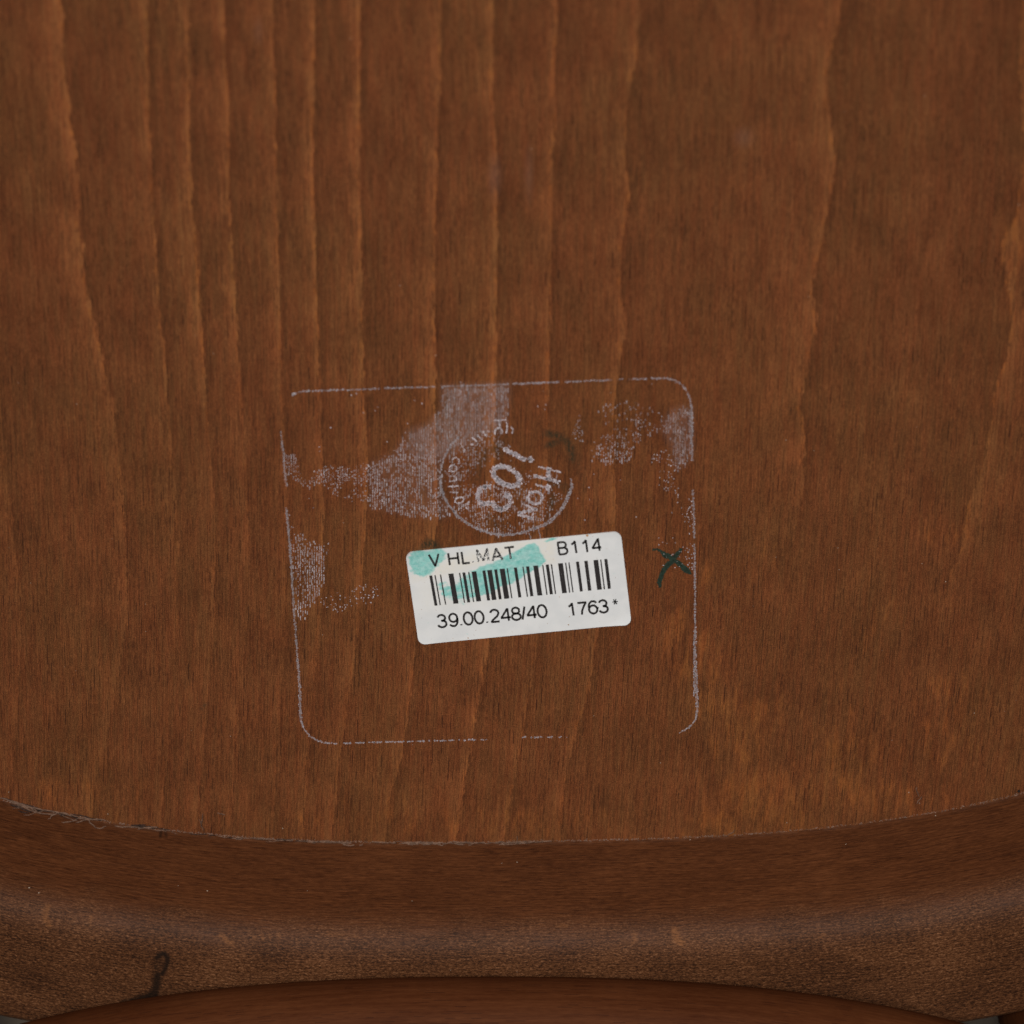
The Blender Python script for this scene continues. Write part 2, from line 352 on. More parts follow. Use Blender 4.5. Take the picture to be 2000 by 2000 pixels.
LX = np.array([np.interp(LY, [q[1] for q in l], [q[0] for q in l]) for l in LINES])
JAG = np.array([1, 1, 1.3, 1.4, .9, .75, .85, .8, .7, .6, .65, .9, .75, .95, 1.25, 1.3, 1.3, 1.0])
def ring_of(px, py):
    u = np.zeros_like(px); jg = np.ones_like(px)
    yi = np.clip((py-LY[0])/4.0, 0, len(LY)-1.001); i0 = yi.astype(int); fr = yi-i0
    L = LX[:, i0]*(1-fr)+LX[:, i0+1]*fr
    k = (px[None] >= L).sum(0)
    kk = np.clip(k, 1, len(LINES)-1)
    idx = np.arange(px.size)
    a = L[kk-1, idx]; b = L[kk, idx]
    u = kk-1 + (px-a)/(b-a)
    wgt = np.clip((px-a)/(b-a), 0, 1)
    jg = JAG[kk-1]*(1-wgt)+JAG[kk]*wgt
    return u, jg, (b-a)/9.457
def seg_dist(px, py, path):
    dmin = np.full(px.shape, 1e9)
    for (x0, y0), (x1, y1) in zip(path[:-1], path[1:]):
        vx, vy = x1-x0, y1-y0; t = np.clip(((px-x0)*vx+(py-y0)*vy)/(vx*vx+vy*vy+1e-9), 0, 1)
        dmin = np.minimum(dmin, np.hypot(px-x0-t*vx, py-y0-t*vy))
    return dmin
def in_poly(px, py, poly):
    c = np.zeros(px.shape, bool); n = len(poly)
    for i in range(n):
        x0, y0 = poly[i]; x1, y1 = poly[(i+1) % n]
        if y0 == y1: continue
        c ^= ((y0 > py) != (y1 > py)) & (px < (x1-x0)*(py-y0)/(y1-y0)+x0)
    return c
def soft_poly(px, py, poly, r):
    d_ = seg_dist(px, py, poly+[poly[0]]); ins = in_poly(px, py, poly)
    return np.clip(0.5+np.where(ins, d_, -d_)/(2*r), 0, 1)
def stamp_px(c): return [(820+a/5.367, 730+b/5.367) for a, b in c]

gx = np.concatenate([np.linspace(-0.235, -0.122, 14)[:-1], np.arange(-0.122, 0.122, 0.0006), np.linspace(0.122, 0.235, 14)])
gy = np.concatenate([np.arange(-0.098, 0.125, 0.0006), np.linspace(0.125, 0.345, 22)])
GX, GY = np.meshgrid(gx, gy); V = np.stack([GX.ravel(), GY.ravel(), np.zeros(GX.size)], 1)
px, py = PX(V)
# inside test against the middle of the rim's rebate
c_, s_ = math.cos(-SROT), math.sin(-SROT)
lx = (V[:, 0]-SCX)*c_-(V[:, 1]-SCY)*s_; ly = (V[:, 0]-SCX)*s_+(V[:, 1]-SCY)*c_
ins = (np.abs(lx/(SA+0.008))**SN+np.abs(ly/(SB+0.008))**SN) < 1
nx_ = len(gx); ny_ = len(gy)
I = np.arange(nx_*ny_).reshape(ny_, nx_)
F = np.stack([I[:-1, :-1], I[:-1, 1:], I[1:, 1:], I[1:, :-1]], -1).reshape(-1, 4)
F = F[ins[F].all(1)]
used = np.unique(F); remap = -np.ones(len(V), int); remap[used] = np.arange(len(used))
V = V[used]; F = remap[F]; px = px[used]; py = py[used]
ring, jag, spacing = ring_of(px, py)
def ss(v, a, b): t = np.clip((v-a)/(b-a), 0, 1); return t*t*(3-2*t)
fade = 1-0.88*ss(px, 1230, 1420)*ss(py, 850, 1080)
fade *= 1-0.55*(1-ss(px, 520, 800))*ss(py, 560, 900)
fade *= 1-0.35*ss(py, 1050, 1300)
fade = np.where(px > 1700, np.maximum(fade, 0.9*(1-ss(py, 980, 1250))+0.12), fade)
L13 = np.interp(py, [q[1] for q in LINES[15]], [q[0] for q in LINES[15]]); L12 = np.interp(py, [q[1] for q in LINES[14]], [q[0] for q in LINES[14]])
mirror = ss(px, L12+0.45*(L13-L12), L12+0.75*(L13-L12))
wide = 1+1.3*ss(px, 1280, 1420)+0.5*(1-ss(px, 180, 280))
ink = np.zeros(len(V))
for path, wd, al in [
    (stamp_px([(600, 1130), (620, 960), (700, 820), (870, 745), (900, 690)]), 11, 0.34),
    (stamp_px([(770, 800), (840, 840)]), 10, 0.30),
    (stamp_px([(1325, 625), (1450, 650), (1545, 710), (1590, 800), (1600, 900)]), 8, 0.62),
    (stamp_px([(1340, 750), (1420, 725)]), 7, 0.65),
    (stamp_px([(1370, 1140), (1500, 1170), (1540, 1220)]), 10, 0.36),
    (stamp_px([(1400, 1300), (1380, 1390)]), 8, 0.4),
    (stamp_px([(740, 1500), (790, 1590)]), 9, 0.32),
    (stamp_px([(1600, 830), (1680, 1000), (1690, 1200)]), 14, 0.16)]:
    dd = seg_dist(px, py, path); ink = np.maximum(ink, min(.9, al*1.35)*np.clip(1.25-dd/wd, 0, 1))
ink = np.maximum(ink, 0.9*soft_poly(px, py, [(818, 1074), (824, 1060), (834, 1052), (848, 1054), (856, 1062), (864, 1070)], 4))
ink = np.maximum(ink, 0.95*np.clip(1.4-seg_dist(px, py, [(402, 1376), (394, 1383)])/4, 0, 1)*0.5)
warm = np.zeros(len(V))
for cx_, cy_, rx, ry, al in [(1380, 1140, 22, 60, .42), (1318, 1240, 26, 60, .62), (1335, 1290, 20, 45, .5), (1385, 1290, 45, 110, .42), (1375, 1370, 22, 60, .55),
                             (1500, 1090, 30, 90, .28), (1450, 1420, 80, 130, .48), (1500, 1560, 130, 80, .55), (1650, 1480, 90, 120, .42), (1850, 1400, 75, 110, .40),
                             (1410, 1610, 60, 40, .55), (1720, 1560, 120, 50, .45), (1840, 1040, 50, 110, .28), (1720, 1200, 60, 110, .26), (1975, 480, 25, 90, .6), (150, 1560, 160, 60, .28), (900, 1600, 400, 45, .32)]:
    warm = np.maximum(warm, (al+0.07)*np.clip(1.3-np.hypot((px-cx_)/(rx*1.25), (py-cy_)/(ry*1.2)), 0, 1)**0.8)
haze = np.zeros(len(V))
haze = np.maximum(haze, 0.5*0.30*np.clip(1.2-np.hypot((px-966)/14, (py-345)/45), 0, 1))
haze = np.maximum(haze, 0.5*0.22*np.clip(1.2-np.hypot((px-1033)/10, (py-340)/60), 0, 1))
haze = np.maximum(haze, 0.5*0.25*np.clip(1.2-np.hypot((px-1452)/22, (py-268)/22), 0, 1))
haze = np.maximum(haze, 0.5*0.20*np.clip(1.2-np.hypot((px-505)/10, (py-60)/30), 0, 1))
haze = np.maximum(haze, 0.30*soft_poly(px, py, [(862, 754), (996, 748), (990, 812), (975, 835), (930, 860), (880, 890), (850, 900), (800, 890), (795, 840), (835, 828), (862, 800)], 8))
haze = np.maximum(haze, 0.13*soft_poly(px, py, [(722, 905), (770, 882), (792, 845), (850, 880), (866, 910), (862, 960), (880, 1000), (868, 1012), (810, 1008), (770, 1000), (724, 988)], 10))
haze = np.maximum(haze, 0.20*soft_poly(px, py, [(1290, 835), (1310, 800), (1335, 792), (1352, 800), (1353, 880), (1340, 905), (1320, 915), (1312, 880)], 8))
panel = mesh_obj('seat_panel', V, F, M_PANEL, chair, dict(ring=ring, jag=jag, spacing=spacing, fade=fade, mirror=mirror, wide=wide, ink=ink, warm=warm, haze=haze))
tag(panel, 'flat brown wood panel with dark pores and wavy growth lines')

# ---- rim: profile (outward s, towards the viewer h) swept along the outline
prof_pts = [(-0.0002, -0.0005), (0.0003, 0.0007), (0.0011, 0.0030), (0.0028, 0.0080), (0.0044, 0.0130), (0.0058, 0.0170), (0.0072, 0.0198), (0.0090, 0.0220), (0.0112, 0.0236), (0.0140, 0.0246),
            (0.0175, 0.0250), (0.0230, 0.0251), (0.0310, 0.0249), (0.0360, 0.0247), (0.0377, 0.0241), (0.0386, 0.0228), (0.0390, 0.0205), (0.0392, 0.0100), (0.0388, 0.0000), (0.0375, -0.0090), (0.0345, -0.0128), (0.0305, -0.0140)]
pp = np.array(prof_pts); pl = np.concatenate([[0], np.cumsum(np.hypot(*np.diff(pp, axis=0).T))])
fine = np.concatenate([np.linspace(0, pl[17], 190), np.linspace(pl[17], pl[-1], 10)[1:]])
# smooth the polyline a little
def catmull(t):
    out = []
    for q in t:
        i = int(np.clip(np.searchsorted(pl, q)-1, 0, len(pl)-2)); f = (q-pl[i])/(pl[i+1]-pl[i])
        p0 = pp[max(i-1, 0)]; p1 = pp[i]; p2 = pp[i+1]; p3 = pp[min(i+2, len(pp)-1)]
        out.append(0.5*((2*p1)+(-p0+p2)*f+(2*p0-5*p1+4*p2-p3)*f*f+(-p0+3*p1-3*p2+p3)*f**3))
    return np.array(out)
pf = catmull(fine); m = len(pf); ns = len(S)
# slight hand-made unevenness along the rim
und = 0.0005*np.sin(S*23.0+0.4)+0.0004*np.sin(S*51.0)
s_mat = pf[:, 0][None, :]+np.zeros((ns, 1)); h_mat = pf[:, 1][None, :]*(1+und[:, None]*18*(pf[:, 1][None, :] > 0.01))
rx_ = OX[:, None]+NX[:, None]*s_mat; ry_ = OY[:, None]+NY[:, None]*s_mat
wx, wy = to_world(rx_, ry_)
RV = np.stack([wx.ravel(), wy.ravel(), h_mat.ravel()], 1)
RI = np.arange(ns*m).reshape(ns, m); RN = np.roll(RI, -1, axis=0)
RF = np.stack([RI[:, :-1], RN[:, :-1], RN[:, 1:], RI[:, 1:]], -1).reshape(-1, 4)
rpx, rpy = PX(RV)
tv = np.stack([np.repeat(S*1000, m), np.tile(fine*1000, ns), np.zeros(ns*m)], 1)
fv = np.tile(fine*1000, ns)
rough = np.clip((fv-14.0)/17.0, 0, 1)
dust = np.maximum(np.clip(1-fv/1.6, 0, 1)*1.0, np.exp(-((fv-25.5)/3.0)**2)*0.24)
vis = (rpy > 1500) & (rpx > -100) & (rpx < 2100) & (fv < 60)
stain_shadow = np.zeros(len(RV)); wear = np.zeros(len(RV))
vp = np.where(vis)[0]; qx, qy = rpx[vp], rpy[vp]
def smear(path, wd, al, soft=1.2): return al*np.clip((1+soft*0.4)-seg_dist(qx, qy, path)/wd, 0, 1)
st = np.zeros(len(vp))
st = np.maximum(st, smear([(306, 1872), (313, 1864), (321, 1863), (327, 1872), (327, 1882), (322, 1893), (317, 1902)], 5.2, 1.0))
st = np.maximum(st, smear([(305, 1887), (304, 1891)], 4.0, 0.8)); st = np.maximum(st, smear([(318, 1878), (312, 1892)], 9.0, 0.5))
st = np.maximum(st, smear([(308, 1905), (306, 1920), (301, 1945), (300, 1965)], 8.5, 1.0))
st = np.maximum(st, smear([(300, 1940), (285, 1948), (262, 1956), (240, 1963)], 8.0, 1.0))  # contact shadow beside the brace, painted into the rim colour
st = np.maximum(st, smear([(315, 1622), (313, 1634)], 3.0, 0.8)); st = np.maximum(st, smear([(322, 1622), (325, 1633)], 3.0, 0.6))
stain_shadow[vp] = st
wr = np.zeros(len(vp))
for path, wd, al in [([(95, 1770), (88, 1782), (90, 1797), (97, 1808)], 4.5, .85), ([(178, 1790), (176, 1805)], 3, .5), ([(432, 1828), (442, 1836), (452, 1842)], 5.5, .75),
                     ([(497, 1826), (497, 1834)], 3, .45), ([(512, 1826), (513, 1834)], 3, .5), ([(527, 1825), (528, 1833)], 3, .4), ([(545, 1823), (546, 1832)], 3, .45),
                     ([(640, 1824), (700, 1828)], 3.5, .3), ([(1318, 1818), (1322, 1834), (1332, 1842)], 7, .9), ([(1240, 1824), (1240, 1838)], 5, .6), ([(1090, 1808), (1110, 1808)], 3, .55),
                     ([(770, 1840), (776, 1846)], 4, .35), ([(1608, 1826), (1600, 1830)], 4, .45), ([(360, 1655), (420, 1660)], 2, .2)]:
    wr = np.maximum(wr, smear(path, wd, al))
wear[vp] = wr
rim = mesh_obj('seat_rim', RV, RF, M_RIM, chair, dict(tv=tv, rough=rough, dust=dust, stain_shadow=stain_shadow, wear=wear), smooth=True)
tag(rim, 'rounded bentwood rim, dusty and unpolished on its outer face with a dark varnish run and a painted contact shadow')

# ---- swept round bars
def tube(name, pts, rad, mat, parent, seg=40, squash=1.0):
    pts = np.asarray(pts, float); n = len(pts); rad = np.broadcast_to(np.asarray(rad, float), (n,))
    T = np.gradient(pts, axis=0); T /= np.linalg.norm(T, axis=1)[:, None]
    ref = np.array([0, 1.0, 0.0]) if abs(T[n//2][1]) < 0.8 else np.array([1.0, 0, 0])
    A = ref[None]-T*(T@ref)[:, None]; A /= np.linalg.norm(A, axis=1)[:, None]; Bv = np.cross(T, A)
    ang = np.linspace(0, 2*np.pi, seg, endpoint=False)
    Vt = pts[:, None]+rad[:, None, None]*(A[:, None]*np.cos(ang)[None, :, None]+Bv[:, None]*squash*np.sin(ang)[None, :, None])
    idx = np.arange(n*seg).reshape(n, seg); nx2 = np.roll(idx, -1, 1)
    Ft = np.stack([idx[:-1], nx2[:-1], nx2[1:], idx[1:]], -1).reshape(-1, 4).tolist()
    Ft += [list(idx[0][::-1]), list(idx[-1])]
    L = np.concatenate([[0], np.cumsum(np.linalg.norm(np.diff(pts, axis=0), axis=1))])
    tvv = np.stack([np.repeat(L*1000, seg), np.tile(np.abs(ang-np.pi)*rad.mean()*1000, n), np.zeros(n*seg)], 1)
    return mesh_obj(name, Vt.reshape(-1, 3), Ft, mat, parent, dict(tv=tvv), smooth=True)
BA, BH, BN, BX, BY, BZ = 0.15, 0.1, 2.4, -0.004, -0.10445, 0.0347
tt = np.linspace(-1, 1, 481); ex = np.sin(tt*np.pi/2)
ax = BX+BA*np.sign(ex)*np.abs(ex); q_ = np.clip(1-np.abs(ex)**BN, 0, 1)**(1/BN)
keep_ = (ax > -0.131) & (ax < 0.122); ax = ax[keep_]; q_ = q_[keep_]
brace = tube('arched_brace', np.stack([ax, np.full_like(ax, BY), BZ+BH*(1-q_)], 1), 0.0095, M_BAR, chair, 56)
tag(brace, 'smooth reddish brown bent wooden brace arching across the seat rim')
def leg(x, y, dx, dy, r0, parent=chair):
    z = np.linspace(SEAT_BOT+0.001, 0.42, 30); k = (z-z[0])/(z[-1]-z[0])
    return tube('leg', np.stack([x+dx*k, y+dy*k, z], 1), r0*(1-0.32*k), M_LEG, parent, 32)
leg(0.1200, -0.1190, 0.012, -0.008, 0.0150); leg(-0.1300, -0.1165, -0.012, -0.008, 0.0150)
leg(0.168, 0.300, 0.020, 0.030, 0.0150); leg(-0.168, 0.300, -0.020, 0.030, 0.0150)

# ---- dark disc standing in for a pinhole in the panel by the rim
def disc(name, c, r, h, mat, parent, seg=12):
    a = np.linspace(0, 2*np.pi, seg, endpoint=False)
    v = [(c[0]+r*math.cos(t), c[1]+r*math.sin(t), c[2]) for t in a]+[(c[0]+r*.8*math.cos(t), c[1]+r*.8*math.sin(t), c[2]+h) for t in a]
    f = [[i, (i+1) % seg, seg+(i+1) % seg, seg+i] for i in range(seg)]+[list(range(seg, 2*seg))]
    return mesh_obj(name, v, f, mat, parent)
nc = P(1990, 1545); disc('pinhole_disc', (nc[0], nc[1], -0.0001), 0.00036, 0.0003, M_PINHOLE, chair)

# ------------------------------------------------------------------ flat films (glue, pen, print) laid on the panel
class Film:
    def __init__(s, z): s.v = []; s.f = []; s.a = []; s.z = z
    def poly(s, pts, al):
        n = len(s.v); q = P([p[0] for p in pts], [p[1] for p in pts], s.z)
        s.v += [tuple(r) for r in q]; s.a += [al]*len(pts); s.f.append(list(range(n+len(pts)-1, n-1, -1)))
    def dot(s, x, y, rx, ry, al, seg=6):
        t0 = random.random()*6.28
        s.poly([(x+rx*math.cos(t0+6.2832*i/seg)*random.uniform(.75, 1.15), y+ry*math.sin(t0+6.2832*i/seg)*random.uniform(.75, 1.15)) for i in range(seg)], al)
    def ribbon(s, path, wd, al, jit=0.0, step=2.0):
        pts = resample(path, step); n = len(pts)
        if n < 2: return
        T = np.gradient(pts, axis=0); T /= np.linalg.norm(T, axis=1)[:, None]+1e-9; N = np.stack([-T[:, 1], T[:, 0]], 1)
        w_ = np.broadcast_to(np.asarray(wd, float), (n,)) if np.ndim(wd) == 0 else np.interp(np.linspace(0, 1, n), np.linspace(0, 1, len(wd)), wd)
        a = pts+N*(w_/2+jit*rng.normal(size=n))[:, None]; b = pts-N*(w_/2+jit*rng.normal(size=n))[:, None]
        base = len(s.v)
        q = P(np.concatenate([a[:, 0], b[:, 0]]), np.concatenate([a[:, 1], b[:, 1]]), s.z)
        s.v += [tuple(r) for r in q]; s.a += [al]*(2*n)
        s.f += [[base+i, base+i+1, base+n+i+1, base+n+i] for i in range(n-1)]
    def crumbs(s, path, wd, per_px, al=(.35, .9), r=(.6, 1.5), strip=0.3, gaps=0.0, wk=0.82):
        strip *= 0.62; wd = wd*wk; al = (al[0]*wk, al[1]*wk)
        pts = resample(path, 1.0); n = len(pts)
        g = np.sin(np.arange(n)*0.11+random.random()*9)+np.sin(np.arange(n)*0.047+random.random()*9)+0.9*rng.normal(size=n)
        keep = g > np.quantile(g, gaps) if gaps > 0 else np.ones(n, bool)
        T = np.gradient(pts, axis=0); T /= np.linalg.norm(T, axis=1)[:, None]+1e-9; N = np.stack([-T[:, 1], T[:, 0]], 1)
        if strip > 0:
            i = 0
            while i < n:
                jn = min(n, i+random.randint(6, 18))
                if keep[i:jn].mean() > 0.5 and jn-i > 3:
                    s.ribbon(pts[i:jn], [wd*random.uniform(.3, 1.0) for _ in range(4)], strip*random.uniform(.3, 1.35), jit=wd*.12, step=1.5)
                i = jn
        for _ in range(int(n*per_px)):
            i = random.randrange(n)
            if not keep[i]: continue
            o = random.uniform(-.5, .5)*wd; x, y = pts[i]+N[i]*o; rr = random.uniform(*r)
            s.dot(x, y, rr, rr*random.uniform(.8, 1.4), random.uniform(*al))
    def build(s, name, mat, parent, attr='cover'):
        return mesh_obj(name, s.v, s.f, mat, parent, {attr: s.a})
def resample(path, step):
    p = np.asarray(path, float); L = np.concatenate([[0], np.cumsum(np.hypot(*np.diff(p, axis=0).T))])
    n = max(2, int(L[-1]/step)+1); t = np.linspace(0, L[-1], n)
    return np.stack([np.interp(t, L, p[:, 0]), np.interp(t, L, p[:, 1])], 1)

# value noise for patchy deposits
NG = rng.random((64, 64))
def vnoise(x, y, sc):
    x = x/sc; y = y/sc; xi = np.floor(x).astype(int); yi = np.floor(y).astype(int); fx = x-xi; fy = y-yi
    fx = fx*fx*(3-2*fx); fy = fy*fy*(3-2*fy); g = lambda a, b: NG[a % 64, b % 64]
    return (g(xi, yi)*(1-fx)+g(xi+1, yi)*fx)*(1-fy)+(g(xi, yi+1)*(1-fx)+g(xi+1, yi+1)*fx)*fy

glue = Film(0.00006)
# (polygon, density, alpha range, dash length range, dot share)
REG = [
 ([(862, 754), (996, 749), (992, 800), (984, 830), (950, 850), (905, 866), (880, 885), (858, 905), (838, 890), (800, 885), (796, 842), (836, 828), (862, 800)], 0.95, (.18, .42), (4, 12), .10),
 ([(722, 905), (770, 882), (792, 845), (850, 880), (866, 910), (862, 960), (880, 1000), (868, 1012), (810, 1008), (770, 1000), (724, 988)], 0.85, (.25, .60), (3, 9), .25),
 ([(900, 865), (975, 840), (1000, 880), (950, 900), (900, 960), (868, 930)], 0.6, (.2, .5), (2, 7), .4),
 ([(880, 960), (960, 940), (1060, 960), (1100, 970), (1080, 1010), (1030, 1040), (980, 1046), (920, 1030), (885, 1000)], 0.55, (.2, .6), (2, 8), .4),
 ([(1020, 920), (1100, 920), (1100, 980), (1050, 1000), (1020, 960)], 0.2, (.25, .6), (2, 4), .8),
 ([(553, 884), (581, 886), (586, 930), (606, 950), (600, 955), (570, 932), (556, 922)], 0.8, (.25, .5), (2, 6), .3),
 ([(570, 928), (600, 945), (612, 930), (640, 910), (680, 914), (722, 905), (724, 940), (690, 942), (650, 935), (610, 950), (604, 955)], 0.6, (.3, .6), (2, 4), .7),
 ([(630, 940), (724, 935), (724, 985), (690, 975), (650, 965)], 0.36, (.3, .7), (2, 5), .7),
 ([(560, 1004), (566, 1020), (574, 1032), (570, 1035)], 0.7, (.3, .6), (2, 5), .4),
 ([(563, 1036), (582, 1040), (604, 1056), (630, 1066), (636, 1100), (632, 1140), (618, 1180), (600, 1182), (596, 1210), (578, 1205), (572, 1120)], 0.85, (.25, .58), (3, 9), .25),
 ([(630, 1060), (642, 1060), (642, 1092), (632, 1092)], 0.4, (.3, .6), (3, 8), .4),
 ([(625, 1165), (690, 1150), (700, 1144), (738, 1142), (740, 1166), (712, 1180), (670, 1196), (632, 1192)], 0.24, (.35, .8), (2, 4), .8),
 ([(1118, 812), (1142, 812), (1140, 866), (1118, 850)], 0.28, (.25, .5), (2, 4), .5),
 ([(1160, 790), (1205, 778), (1250, 790), (1290, 800), (1230, 830), (1180, 830)], 0.26, (.2, .5), (3, 6), .5),
 ([(1180, 840), (1260, 815), (1290, 835), (1240, 870), (1230, 905), (1160, 905), (1160, 880)], 0.55, (.28, .62), (2, 6), .45),
 ([(1285, 830), (1310, 800), (1335, 792), (1352, 800), (1353, 880), (1340, 905), (1320, 918), (1312, 880), (1318, 850), (1296, 845)], 0.78, (.18, .42), (3, 10), .2),
 ([(1265, 890), (1300, 880), (1320, 900), (1345, 900), (1322, 922), (1300, 905), (1275, 905)], 0.36, (.35, .75), (2, 4), .8),
 ([(1296, 918), (1314, 925), (1318, 960), (1290, 962), (1292, 940)], 0.32, (.3, .7), (2, 4), .8),
 ([(1312, 950), (1322, 950), (1330, 990), (1346, 1008), (1345, 1026), (1330, 1000)], 0.40, (.35, .8), (2, 4), .8),
 ([(1338, 980), (1356, 975), (1359, 1120), (1336, 1118), (1342, 1050)], 0.30, (.35, .85), (2, 4), .9),
 ([(560, 750), (1350, 740), (1360, 1120), (1300, 1100), (1220, 1020), (560, 1010)], 0.006, (.3, .8), (2, 4), 1.0),
 ([(1280, 1060), (1340, 1060), (1345, 1120), (1290, 1120)], 0.05, (.4, .8), (2, 3), 1.0),
]
for poly_, den, al, ln, dots in REG:
    xs = [q[0] for q in poly_]; ys = [q[1] for q in poly_]
    for cxk in np.arange(math.floor(min(xs)/4.55)*4.55, max(xs), 4.55):
        y = min(ys)
        while y < max(ys):
            l = random.uniform(*ln)*.85; x = cxk+random.gauss(0, .45)+0.3*math.sin(y*.05)
            jx, jy = random.gauss(0, 3), random.gauss(0, 3)
            if in_poly(np.array([x+jx]), np.array([y+jy]), poly_)[0]:
                pch = float(vnoise(np.array([x]), np.array([y]), 16.0)[0]); pr = den*(0.45+1.5*pch) if den > .03 else den
                if random.random() < pr:
                    a_ = random.uniform(*al)*(0.7+0.6*pch)
                    if random.random() < dots:
                        r_ = random.uniform(.6, 1.35); glue.dot(x+random.gauss(0, .8), y, r_, r_*random.uniform(.8, 1.3), min(.95, a_*1.25))
                    else:
                        wv = random.uniform(1.3, 2.5)
                        glue.poly([(x-wv/2, y+random.uniform(-1, 1)), (x+wv/2, y), (x+wv/2*random.uniform(.6, 1.1), y+l), (x-wv/2*random.uniform(.6, 1.1), y+l+random.uniform(-1, 1))], a_)
            y += l+random.uniform(0.3, 2.0)
# ghost outline of the removed square sticker
glue.dot(575, 769, 5, 2.2, .8); glue.crumbs([(570, 772), (582, 767)], 3.5, .6)
glue.crumbs([(582, 766), (602, 763.5), (700, 761), (742, 759)], 3.2, .5, strip=.5)
glue.crumbs([(750, 758.5), (850, 755.5)], 3.6, .6, strip=.45, gaps=.08)
glue.crumbs([(862, 755), (995, 750.5)], 3.2, .5, strip=.4, gaps=.05)
glue.crumbs([(1002, 750), (1092, 746)], 4.0, .6, strip=.5); glue.crumbs([(1103, 746), (1196, 742)], 3.4, .5, strip=.42)
glue.crumbs([(1206, 741.5), (1216, 741)], 3, .5); glue.crumbs([(1228, 741), (1264, 739.5)], 3.2, .5, strip=.45)
glue.crumbs([(1272, 739), (1300, 739), (1316, 742), (1330, 750), (1341, 763), (1348, 780), (1351, 800), (1352.5, 850)], 4.2, .6, strip=.5)
glue.crumbs([(1347, 800), (1350, 850), (1352, 880), (1351, 900)], 7, .9, (.25, .6), strip=.22)
glue.crumbs([(1353, 958), (1355, 1000), (1356, 1060), (1357, 1100), (1357.5, 1180), (1357.5, 1230)], 4.5, .9, (.3, .85), strip=.36, gaps=.1)
glue.crumbs([(1357.5, 1230), (1357.5, 1290), (1360, 1340), (1362, 1385), (1361, 1396)], 7, 1.1, (.3, .8), strip=.42)
glue.crumbs([(1356, 1240), (1355.5, 1300), (1356, 1360)], 3, .8, (.5, .9), strip=.3, gaps=.15)
glue.crumbs([(1361, 1396), (1358, 1406), (1352, 1414)], 3.6, .8, strip=.5); glue.crumbs([(1351, 1415), (1344, 1422), (1326, 1432)], 3.0, .5, strip=.6)
glue.crumbs([(548.5, 842), (550, 858)], 2.6, .6, strip=.5); glue.crumbs([(550, 860), (554, 890), (556, 925), (560, 950)], 5.0, .9, (.25, .6), strip=.35)
glue.crumbs([(558.5, 992), (562, 1020), (567, 1080), (570, 1120), (573, 1180), (578, 1240), (581, 1290)], 5, 1.0, (.25, .65), strip=.34)
glue.crumbs([(581, 1290), (585, 1340), (586.5, 1390), (588, 1408)], 6.5, 1.1, (.25, .6), strip=.40)
glue.crumbs([(588, 1408), (594, 1424), (604, 1437), (616, 1445), (632, 1450), (650, 1452)], 4, .7, strip=.5)
for a_, b_ in [(652, 658), (670, 685), (694, 711), (719, 748), (752, 790), (796, 808), (812, 829), (836, 840), (848, 872), (876, 888), (896, 898), (905, 909), (915, 930), (940, 944), (948, 952)]:
    yy = lambda x: 1452-(x-650)*0.0262
    glue.crumbs([(a_, yy(a_)), (b_, yy(b_))], 3.0, .7, (.5, .95), strip=.5)
for a_, b_ in [(1020, 1028), (1036, 1040), (1044, 1060), (1068, 1080), (1092, 1097), (1106, 1108)]:
    glue.crumbs([(a_, 1440), (b_, 1439.4)], 3.0, .8, (.5, .95), strip=.5)
# ring of the stamp
def ell(cx, cy, rx, ry, a0, a1, rot=0, n=40):
    t = np.radians(np.linspace(a0, a1, n)); c, s = math.cos(rot), math.sin(rot)
    return [(cx+rx*math.cos(q)*c-ry*math.sin(q)*s, cy+rx*math.cos(q)*s+ry*math.sin(q)*c) for q in t]
ring_path = stamp_px([(410, 660), (340, 730), (280, 830), (240, 920), (222, 1010)])
glue.crumbs(ring_path, 3.8, 1.2, (.5, .95), strip=.5, gaps=.08)
glue.crumbs(stamp_px([(215, 1070), (218, 1170), (245, 1270), (300, 1370), (385, 1480), (500, 1570), (620, 1635), (740, 1675), (870, 1690), (1000, 1680), (1120, 1650), (1230, 1605)]), 5.4, 1.5, (.45, .95), strip=.62)
glue.crumbs(stamp_px([(1200, 1625), (1330, 1570), (1430, 1490), (1500, 1400), (1550, 1300), (1590, 1200), (1595, 1150)]), 7.5, 1.5, (.4, .9), strip=.5)
glue.crumbs(stamp_px([(1590, 1150), (1580, 1090)]), 3, .5, (.3, .6), strip=0)
glue.crumbs(stamp_px([(1245, 1640), (1265, 1715)]), 1.6, .4, strip=.6); glue.crumbs(stamp_px([(1140, 1660), (1165, 1730)]), 2, .5, strip=.4)
